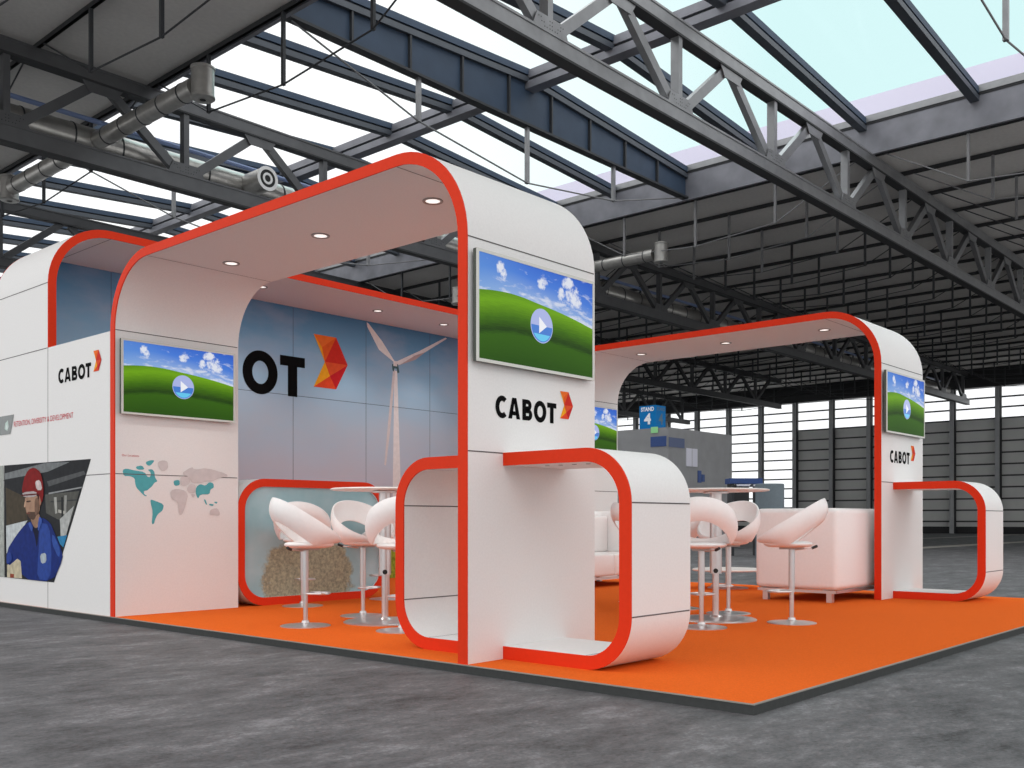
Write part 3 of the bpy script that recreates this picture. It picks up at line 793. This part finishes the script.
# ------------------------------------------------------------------ back canopy, mural wall, storage wall
ZC, TC = 4.567, 0.092
t = thing('back_canopy', 'white canopy band with orange red edge standing over the printed back wall', 'canopy', (X0, YS, PZ))
P = [(X0, PZ), (X0, ZC), (14.0, ZC), (14.0, PZ)]
path = (*ribbon_path(P, 0.75, TC, -1), False)
ex = [((X0, zz), (X0 + TC, zz)) for zz in (1.562, 3.062)]
ribbon(t, path, fX, YS, YM + 0.02, extra_seams=ex)
canopy = t
for x, w_ in ((8.342, 'leftmost of three'), (10.55, 'middle of three'), (12.047, 'rightmost of three')):
    downlight(x, 12.31, ZC - TC, 'round recessed downlight under the back canopy, %s' % w_, 'downlights of the back canopy')

t = thing('mural_wall', 'back wall printed with hazy blue sky, wind turbine and large logo', 'wall panel', (X0, YM, 0))
x_a, x_b = X0 + TC + 0.002, 14.0 - TC - 0.002
q = MB().prism([(p.x, p.y) for p in path[1]], YM, YM + 0.015, lambda u, v, d: (u, d, v)); q.build('printed_panel', M['mural'], t)
q = MB()
for k in range(1, 6): q.box((X0 + 1.5 * k - .004, YM - .0012, PZ), (X0 + 1.5 * k + .004, YM, ZC - TC - .01))
for z in (1.562, 3.062): q.box((x_a, YM - .0012, z - .004), (x_b, YM, z + .004))
q.build('panel_joints', mat('blue_grey_joint', lin((78, 86, 100)), 0.8), t)
onM = onYm(YM)
logo(t, (6.69, 3.043, 9.688, 3.682), onM, depth=0.004)
chevron(t, (9.861, 3.244, 10.561, 4.102), onM, depth=0.005)
hub = (11.619, 3.80)
tur = [((232, 226, 226), [(11.60, 3.70), (11.67, 3.70), (11.80, 0.55), (11.55, 0.55)]),
       ((216, 206, 206), [(11.575, 3.74), (11.625, 3.70), (11.50, 2.6), (11.41, 2.02), (11.37, 2.04), (11.46, 2.8)]),
       ((236, 228, 226), [(hub[0] - .03, hub[1] + .05), (hub[0] + .05, hub[1]), (11.32, 4.18), (11.02, 4.44), (10.975, 4.46), (10.99, 4.38), (11.25, 4.02)]),
       ((226, 218, 218), [(hub[0], hub[1] - .02), (hub[0] + .02, hub[1] + .06), (12.2, 4.12), (12.86, 4.455), (12.9, 4.44), (12.35, 4.12), (12.1, 3.95)]),
       ((186, 160, 160), [(hub[0] + .1, hub[1] + .01), (12.1, 3.95), (12.35, 4.12), (12.1, 4.03)]),
       ((70, 98, 104), [(11.545, 3.80), (11.60, 3.83), (11.69, 3.82), (11.72, 3.68), (11.67, 3.66), (11.66, 3.74), (11.60, 3.74), (11.595, 3.68), (11.56, 3.70)]),
       ((232, 222, 220), [(hub[0] - .04, hub[1] - .02), (hub[0] + .05, hub[1] - .02), (hub[0] + .04, hub[1] + .07), (hub[0] - .04, hub[1] + .07)])]
decal('wind_turbine_print', tur, onM, t)

t = thing('storage_wall', 'low white wall with logo between the left arch leg and the back canopy', 'wall panel', (X0, YO, PZ))
q = MB().box((X0 - .0025, YO + .002, PZ), (X0 + 0.07, YS - .001, 3.062)).box((X0 - .0025, YS - .001, PZ), (X0 - .0014, YS + .014, 3.062)); q.build('wall_panel', M['white'], t)
q = MB(); q.box((X0 - .0033, YO + .002, 1.5575), (X0 - .001, YS - .002, 1.5665)); q.box((X0 - .0033, YS - .002, PZ), (X0 - .001, YS + .008, 3.062)); q.build('panel_joints', M['seam'], t)
onW = onXm(X0 - .0035)
# y runs to the left in the photograph, so the lettering is mirrored along y
mir = lambda a, b: (lambda u, v, d: (X0 - .0035 - d, a + b - u, v))
logo(t, (10.500, 2.622, 11.300, 2.780), mir(10.500, 11.300))
chevron(t, (10.259, 2.672, 10.442, 2.895), mir(10.259, 10.442))
text_mesh('slogan_lettering', 'RETENTION, DIVERSITY & DEVELOPMENT', (10.925, 2.199, 12.525, 2.272), mir(10.925, 12.525), flat((206, 66, 80)), t, bold=0.0)
decal('icon_tag', [((148, 152, 152), [(12.52, 2.360), (12.63, 2.129), (13.05, 2.129), (13.05, 2.360)]),
                   ((196, 214, 208), [(12.70, 2.30), (12.78, 2.27), (12.80, 2.20), (12.72, 2.17), (12.68, 2.22)]),
                   ((220, 228, 226), [(12.73, 2.25), (12.76, 2.235), (12.75, 2.19), (12.71, 2.20)])], onW, t)
WK = [(c, soften(p, 1) if k > 16 else p) for k, (c, p) in enumerate(WORKER)]
decal('worker_photo_print', WK, onW, t, d0=0.0014, grain=0.22)

# ------------------------------------------------------------------ counter loops
ZL, TL, RL = 1.565, 0.092, 0.375
LD = 0.734
def loop_c(x, y_tower, y_end, label, side):
    t = thing('counter_loop', label, 'counter', (x, y_end, PZ))
    P = [(y_tower, PZ), (y_end, PZ), (y_end, ZL), (y_tower, ZL)]
    path = (*ribbon_path(P, RL, TL, side), False)
    ribbon(t, path, fY, x, x + LD, rear=False)
    return t
lb = loop_c(5.340, YT - .001, 3.715, 'white rounded counter loop with orange edge on the right of the front tower', -1)
la = loop_c(5.340, YT + T + .001, 6.013, 'white rounded counter loop with orange edge inside the left arch beside the front tower', 1)
lc = loop_c(12.880, YT - .001, 3.715, 'white rounded counter loop with orange edge on the far right tower', -1)
q = MB()
for i in range(6): q.lathe([(0, -.002), (.016, -.002), (.018, 0), (0, 0)], (5.58 , 4.62 - 0.125 * i, ZL - TL), 14)
q.build('cable_holes', M['rubber'], lb)

t = thing('back_counter', 'closed white counter loop with orange edge and printed shrub panel before the back wall', 'counter', (6.452, 10.0, PZ))
xa, xb, yf = 6.452, 8.705, 9.995
P = [(xa, PZ), (xb, PZ), (xb, ZL), (xa, ZL)]
path = (*ribbon_path(P, RL, TL, 1, closed=True), True)
ribbon(t, path, fX, yf, yf + 0.72, rear=False)
q = MB(); pth = path[1]; q.prism([(p.x, p.y) for p in pth], yf + 0.035, yf + 0.05, lambda u, v, d: (u, d, v))
o = q.build('printed_infill', M['infill'], t); o['label'] = 'pale teal printed panel with a brownish shrub'

# ------------------------------------------------------------------ wall displays
def display(x0, y, label):
    w, h = 1.360, 0.793; zb = 2.190
    t = thing('wall_display', label, 'television', (x0, y, zb))
    MB().box((x0 + .10, y - .03, zb + .10), (x0 + w - .10, y - .002, zb + h - .10)).build('wall_bracket', M['rubber'], t)
    MB().box((x0 + .0015, y - .0575, zb + .0015), (x0 + w - .0015, y - .026, zb + h - .0015)).build('housing', M['tvback'], t)
    q = MB(); b = 0.022
    for a, c in (((0, 0), (w, b)), ((0, h - b), (w, h)), ((0, b), (b, h - b)), ((w - b, b), (w, h - b))): q.box((x0 + a[0], y - .066, zb + a[1]), (x0 + c[0], y - .0575, zb + c[1]))
    q.build('bezel', M['bezel'], t)
    me = bpy.data.meshes.new('screen'); yy = -.0605
    me.from_pydata([(b, yy, b), (w - b, yy, b), (w - b, yy, h - b), (b, yy, h - b)], [], [(0, 1, 2, 3)])
    uv = me.uv_layers.new(name='UVMap')
    for li, c in enumerate(((0, 0), (1, 0), (1, 1), (0, 1))): uv.data[li].uv = c
    me.materials.append(M['screen']); o = bpy.data.objects.new('screen', me); COL.objects.link(o); o.parent = t
    cx, cz, R = x0 + w * 0.522, zb + h * 0.435, 0.130
    q = MB(); n = 32
    def disc(a0, a1, r, d, mi, dz=0):
        vs = [(cx + r * math.cos(a0 + (a1 - a0) * k / n), y - d, cz + dz + r * math.sin(a0 + (a1 - a0) * k / n)) for k in range(n + 1)]
        q.add(vs, [tuple(range(n + 1))], mi)
    disc(0, 2 * PI * .999, R, .0612, 0); disc(PI, 2 * PI, R * .94, .0616, 1); disc(PI * 1.18, PI * 1.82, R * .86, .0620, 2, -0.003)
    q.add([(cx - .032, y - .0626, cz - .058), (cx + .058, y - .0626, cz + .002), (cx - .032, y - .0626, cz + .066)], [(0, 1, 2)], 3)
    q.build('play_button', [M['play_top'], M['play_low'], M['play_glow'], M['play_tri']], t, merge=False)
display(X0 + .037, YT, 'wall display with green hill landscape mounted on the front tower')
display(X0 + .047, YI, 'wall display with green hill landscape on the left leg of the left arch')
display(X3 + .022, YT, 'wall display with green hill landscape high on the far right tower')
display(X3 + .037, YI, 'wall display partly hidden on the inner left leg of the right arch')

# ------------------------------------------------------------------ bar stools
K = 1.124
def make_stool(label, loc, rz, group):
    t = thing('bar_stool', label, 'bar stool', loc, rz, group)
    # wrap-around back shell: a tilted padded ring, high at +x (back), low at the front
    n, ns = 72, 9; vs = []; sec = None
    for k in range(n):
        ph = 2 * PI * k / n; c, s = math.cos(ph), math.sin(ph)
        U = Vector((0.004 + (0.268 if c > 0 else 0.288) * c, 0.280 * s, 0.915 + 0.175 * c))
        up = max(0.0, c) ** 1.15
        Lr = 0.236 + 0.022 * up
        L = Vector((Lr * c + 0.004, (0.236) * s, 0.696 + 0.200 * up + (0.012 if c < 0 else 0) * (-c)))
        rad = Vector((c, s, 0)); th = 0.017
        line = []
        for j in range(ns + 1):
            u = j / ns; p = L.lerp(U, u); p += rad * 0.020 * math.sin(PI * u)      # bulge outward
            line.append(p)
        outer, inner = [], []
        for j, p in enumerate(line):
            a = line[max(0, j - 1)]; b = line[min(ns, j + 1)]; tg = (b - a).normalized()
            nr = rad - tg * rad.dot(tg); nr.normalize()
            e = math.sin(PI * min(1, max(0, (j + 0.35) / (ns + 0.7)))) ** 0.45
            outer.append(p + nr * th * e); inner.append(p - nr * th * e)
        ring = outer + inner[::-1]; sec = len(ring)
        vs += [v * K for v in ring]
    fs = [(k * sec + j, k * sec + (j + 1) % sec, ((k + 1) % n) * sec + (j + 1) % sec, ((k + 1) % n) * sec + j) for k in range(n) for j in range(sec)]
    MB().add(vs, fs).build('backrest', M['leather'], t, smooth=True, local=True)
    sc = lambda prof: [(r * K, z * K) for r, z in prof]
    MB().lathe(sc([(0, .718), (.12, .718), (.17, .715), (.198, .707), (.210, .696), (.206, .684), (.185, .672), (.14, .664), (0, .662)]), c=(-.035, 0, 0), n=40).build('seat', M['leather'], t, smooth=True, local=True)
    MB().box((-.10 * K, -.07 * K, .646 * K), (.10 * K, .07 * K, .664 * K)).build('mounting_plate', M['lampring'], t, local=True)
    q = MB(); q.tube([(0, 0, .02 * K), (0, 0, .655 * K)], .0195 * K, 16); q.tube([(0, 0, .27 * K), (0, 0, .655 * K)], .0265 * K, 16); q.build('column', M['chrome'], t, smooth=True, local=True, merge=False)
    MB().lathe(sc([(0, .050), (.030, .048), (.034, .030), (.06, .020), (.14, .014), (.200, .010), (.212, .006), (.212, 0), (0, 0)]), n=40).build('base', M['chrome'], t, smooth=True, local=True)
    pts = [(0, .03 * K, .275 * K)] + [((-.105 - .105 * math.sin(a)) * K, .105 * math.cos(a) * K, .275 * K) for a in [PI * i / 14 for i in range(15)]] + [(0, -.03 * K, .275 * K)]
    MB().tube(pts, .009 * K, 8).build('footrest', M['chrome'], t, smooth=True, local=True)
    lv = MB().tube([(.03 * K, .03 * K, .640 * K), (.165 * K, .127 * K, .655 * K)], .005 * K, 8).build('height_lever', M['chrome'], t, smooth=True, local=True)
    kn = MB().tube([(.160 * K, .123 * K, .654 * K), (.200 * K, .154 * K, .672 * K)], .012 * K, 10).build('lever_knob', M['rubber'], lv, smooth=True, local=True)
    kn['label'] = 'black lever knob'
    return t
gL, gR = 'bar stools around the left high table', 'bar stools around the right high table'
D = math.radians
s0 = make_stool('white bar stool in side view left of the left table, high back to the left', (5.751, 7.762, PZ), D(160), gL)
for (x, y, a, lab, g) in (
    (7.067, 9.594, 222, 'white bar stool behind the leftmost one, seen from the back before the printed panel', gL),
    (6.754, 8.118, 80, 'white bar stool facing the viewer across the left table, open ring back', gL),
    (6.078, 6.754, 232, 'white bar stool half hidden by the loop left of the front tower', gL),
    (8.422, 9.627, -35, 'white bar stool farthest behind the left table, mostly hidden', gL),
    (8.145, 4.861, 208, 'white bar stool seen from behind, immediately right of the front counter loop', gR),
    (9.558, 5.370, 0, 'white bar stool facing the viewer on the far side of the right table', gR),
    (9.100, 4.415, -70, 'white bar stool in side view before the white sofa, high back to the right', gR),
    (10.169, 6.966, 150, 'white bar stool glimpsed through the front counter loop', gR),
    (9.72, 6.10, -25, 'white bar stool behind the right table column, almost hidden by other stools', gR)):
    dup(s0, (x, y, PZ), D(a), lab, g)

# ------------------------------------------------------------------ tables
def high_table(loc, rz, label):
    t = thing('high_table', label, 'table', loc, rz, 'high tables')
    MB().lathe([(0, 1.305), (.515, 1.305), (.53, 1.309), (.535, 1.316), (.53, 1.323), (.515, 1.327), (0, 1.327)], n=56).build('tabletop', M['tabletop'], t, smooth=True, local=True)
    MB().lathe([(0, 1.30), (.13, 1.30), (.13, 1.285), (0, 1.285)], n=32).build('mounting_plate', M['chrome'], t, smooth=True, local=True)
    q = MB(); q.tube([(0, 0, .47), (0, 0, 1.29)], .060, 24); q.build('upper_column', M['chrome'], t, smooth=True, local=True)
    q = MB(); q.tube([(0, 0, .02), (0, 0, .48)], .033, 20); q.build('lower_column', M['chrome'], t, smooth=True, local=True)
    MB().lathe([(0, .05), (.05, .048), (.07, .030), (.25, .022), (.395, .016), (.41, .008), (.41, 0), (0, 0)], n=48).build('base', M['chrome'], t, smooth=True, local=True)
    q = MB().tube([(-.055, 0, .50), (-.085, 0, .50)], .024, 14); o = q.build('clamp_knob', M['rubber'], t, smooth=True, local=True); o['label'] = 'black clamp knob'
    return t
tb = high_table((6.502, 7.477, PZ), D(49), 'round white high table with steel column left of the front tower')
dup(tb, (8.905, 5.148, PZ), D(30), 'round white high table with steel column right of the front counter loop')
t = thing('coffee_table', 'low round white table on a disc foot near the white sofa', 'table', (13.15, 7.40, PZ))
MB().lathe([(0, .262), (.51, .262), (.525, .275), (.51, .29), (0, .29)], n=48).build('tabletop', M['tabletop'], t, smooth=True, local=True)
MB().tube([(0, 0, .01), (0, 0, .265)], .035, 18).build('column', M['chrome'], t, smooth=True, local=True)
MB().lathe([(0, .03), (.05, .028), (.29, .012), (.30, .004), (.30, 0), (0, 0)], n=40).build('base', M['chrome'], t, smooth=True, local=True)

# ------------------------------------------------------------------ sofas
def make_sofa(label, loc, rz, L=1.95, Dp=1.10):
    t = thing('tub_sofa', label, 'sofa', loc, rz, 'white tub sofas')
    # local: x along the length, y depth; back at y = 0, open side at +y
    z0, z1, aw, bw = .155, 1.160, .20, .24
    out = [(0, 0), (L, 0), (L, Dp), (L - aw, Dp), (L - aw, bw), (aw, bw), (aw, Dp), (0, Dp)]
    q = MB().prism(out, z0, z1, lambda u, v, d: (u, v, d)); q.build('tub_shell', M['leather'], t, bevel=0.07, bseg=5, local=True)
    for i in range(2):
        w = (L - 2 * aw) / 2
        MB().box((aw + w * i + .004, bw - .01, z0 + .01), (aw + w * (i + 1) - .004, Dp - .015, .50)).build('seat_cushion', M['leather'], t, bevel=0.04, local=True)
        MB().box((aw + w * i + .006, bw - .012, .495), (aw + w * (i + 1) - .006, bw + .16, 1.08)).build('back_cushion', M['leather'], t, bevel=0.05, local=True)
    q = MB()
    for a, b in (((.03, .03), (L - .03, .07)), ((.03, Dp - .07), (L - .03, Dp - .03)), ((.03, .03), (.07, Dp - .03)), ((L - .07, .03), (L - .03, Dp - .03))): q.box((*a, .115), (*b, .150))
    q.build('base_frame', M['chrome'], t, local=True)
    for x in (.05, L - .12):
        for y in (.09, Dp - .16): MB().box((x, y, 0), (x + .07, y + .07, .150)).build('leg', M['chrome'], t, local=True)
    return t
sf = make_sofa('white tub sofa with its end toward the viewer, right of the right stools', (11.560, 5.02, PZ), 0)
dup(sf, (13.30, 9.95, PZ), PI, 'white tub sofa against the inner left leg of the right arch, mostly hidden')

# ------------------------------------------------------------------ distant booth and kiosks
t = thing('grey_booth', 'tall grey exhibition booth far behind the stand between the arches', 'booth', (28.96, 18.6, 0))
MB().box((28.96, 18.6, 0), (33.37, 24.5, 4.27)).build('booth_walls', M['grey_block'], t)
MB().box((28.94, 18.66, 3.62), (28.96, 19.30, 3.97)).build('fascia_panel', M['navy'], t)
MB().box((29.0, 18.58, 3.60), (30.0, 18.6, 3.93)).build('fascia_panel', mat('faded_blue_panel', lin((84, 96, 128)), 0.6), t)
q = MB().box((30.12, 18.575, 2.975), (30.86, 18.6, 3.615)); q.box((30.48, 18.572, 2.975), (30.50, 18.575, 3.615), 1); q.build('poster', [M['poster'], M['grey_block']], t)
q = MB().box((30.90, 18.575, 2.42), (31.13, 18.6, 2.85)); q.box((31.18, 18.575, 2.46), (31.36, 18.6, 2.72)); q.build('blue_mark', M['navy'], t)
MB().box((28.93, 19.0, 4.10), (28.955, 19.28, 4.31)).build('green_plate', M['sign_green'], t)
t = thing('cube_sign', 'blue cube sign with a white stand number on top of the grey booth', 'sign', (28.98, 19.11, 4.275))
cx0, cy0, cz0, cs = 28.98, 19.11, 4.275, 0.68
MB().box((cx0, cy0, cz0), (cx0 + .62, cy0 + cs, cz0 + .80)).build('sign_cube', [M['sign_blue']], t)
mm = lambda u, v, d: (cx0 - d, 2 * cy0 + cs - u, v)
text_mesh('sign_lettering', 'STAND', (cy0 + .07, cz0 + .60, cy0 + cs - .07, cz0 + .75), mm, M['sign_white'], t, bold=0.04, depth=.01)
text_mesh('sign_number', '4', (cy0 + .20, cz0 + .14, cy0 + .49, cz0 + .53), mm, M['sign_white'], t, bold=0.04, depth=.01)
f2 = lambda u, v, d: (u, cy0 - d, v)
shaded_white = mat('shaded_sign_white', lin((92, 120, 140)), 0.6)  # white lettering darkened in colour to stand for the shaded cube side
text_mesh('sign_lettering', 'STAND', (cx0 + .06, cz0 + .62, cx0 + .56, cz0 + .74), f2, shaded_white, t, bold=0.02, depth=.01)
text_mesh('sign_number', '4', (cx0 + .18, cz0 + .14, cx0 + .44, cz0 + .53), f2, shaded_white, t, bold=0.04, depth=.01)

t = thing('info_kiosk', 'distant kiosk with a navy blue roof band behind the right table', 'kiosk', (27.1, 14.7, 0))
c, s = math.cos(D(-40)), math.sin(D(-40))
def kbx(mb, a, b, z0_, z1_, dd, mi=0):
    vs = []
    for z in (z0_, z1_):
        for u, v in ((a, -dd), (b, -dd), (b, dd), (a, dd)): vs.append((27.1 + u * .665 + v * .747, 14.7 - u * .747 + v * .665, z))
    mb.add(vs, [(0, 3, 2, 1), (4, 5, 6, 7), (0, 1, 5, 4), (1, 2, 6, 5), (2, 3, 7, 6), (3, 0, 4, 7)], mi)
q = MB(); kbx(q, -.50, .48, 2.17, 2.33, .35); q.build('roof_band', M['navy'], t)
q = MB(); kbx(q, -.44, -.36, 0, 2.17, .30); kbx(q, .34, .42, 0, 2.17, .30); q.build('side_posts', M['darksteel'], t)
q = MB(); kbx(q, -.36, .10, 1.30, 2.1, .25); q.build('display_case', M['blacksteel'], t)
q = MB(); kbx(q, -.30, .10, 2.09, 2.15, .36); kbx(q, .2, .4, 2.09, 2.15, .36); q.build('light_strips', M['poster'], t)
t = thing('grey_drum', 'tall grey round column box standing beyond the white sofa', 'kiosk', (25.77, 13.17, 0))
MB().lathe([(0, 0), (.40, 0), (.40, 2.08), (.38, 2.10), (0, 2.10)], (25.77, 13.17, 0), 32).build('drum_body', M['grey_drum'], t, smooth=True)

# ------------------------------------------------------------------ world light, camera, colour
w = bpy.data.worlds.new('hall_sky'); SC.world = w; w.use_nodes = True; nt = w.node_tree
bg = nt.nodes['Background']; tc = nt.nodes.new('ShaderNodeTexCoord'); sp = nt.nodes.new('ShaderNodeSeparateXYZ')
nt.links.new(tc.outputs['Generated'], sp.inputs[0])
at = nt.nodes.new('ShaderNodeMath'); at.operation = 'ARCTAN2'; nt.links.new(sp.outputs['Y'], at.inputs[0]); nt.links.new(sp.outputs['X'], at.inputs[1])
sb = nt.nodes.new('ShaderNodeMath'); sb.operation = 'SUBTRACT'; nt.links.new(at.outputs[0], sb.inputs[0]); sb.inputs[1].default_value = 0.25
ab = nt.nodes.new('ShaderNodeMath'); ab.operation = 'ABSOLUTE'; nt.links.new(sb.outputs[0], ab.inputs[0])
def nmath(op, a, b):
    nd = nt.nodes.new('ShaderNodeMath'); nd.operation = op
    for k, v in enumerate((a, b)):
        if isinstance(v, (int, float)): nd.inputs[k].default_value = v
        else: nt.links.new(v, nd.inputs[k])
    return nd.outputs[0]
def nrange(v, a, b, c, d):
    nd = nt.nodes.new('ShaderNodeMapRange'); nt.links.new(v, nd.inputs[0])
    for k, x in zip((1, 2, 3, 4), (a, b, c, d)): nd.inputs[k].default_value = x
    return nd.outputs[0]
az = nrange(ab.outputs[0], 0.22, 0.62, 1.0, 0.0)          # 1 towards the far right of the hall
el = nrange(sp.outputs['Z'], 0.14, 0.24, 0.0, 1.0)        # only above the horizon haze
blue = nmath('MULTIPLY', az, el)
mx = nt.nodes.new('ShaderNodeMix'); mx.data_type = 'RGBA'; nt.links.new(blue, mx.inputs[0])
mx.inputs[6].default_value = (1, 1, 1, 1); mx.inputs[7].default_value = (0.60, 0.82, 0.82, 1)
nt.links.new(mx.outputs[2], bg.inputs['Color'])
zen = nrange(sp.outputs['Z'], 0.48, 0.85, 1.22, 2.6)      # overcast sky, brighter overhead
nt.links.new(zen, bg.inputs['Strength'])

cam = bpy.data.cameras.new('camera'); co = bpy.data.objects.new('camera', cam); COL.objects.link(co)
co.location = (0, 0, 1.075); co.rotation_euler = (PI / 2, 0, D(41.672 - 90))
cam.sensor_width = 36; cam.lens = 989 * 36 / 1024; cam.shift_y = (520.06 - 384) / 1024; cam.clip_end = 400
SC.camera = co
vs = SC.view_settings; vs.view_transform = 'Standard'; vs.look = 'None'; vs.gamma = 1; vs.exposure = 0.0; vs.use_curve_mapping = False
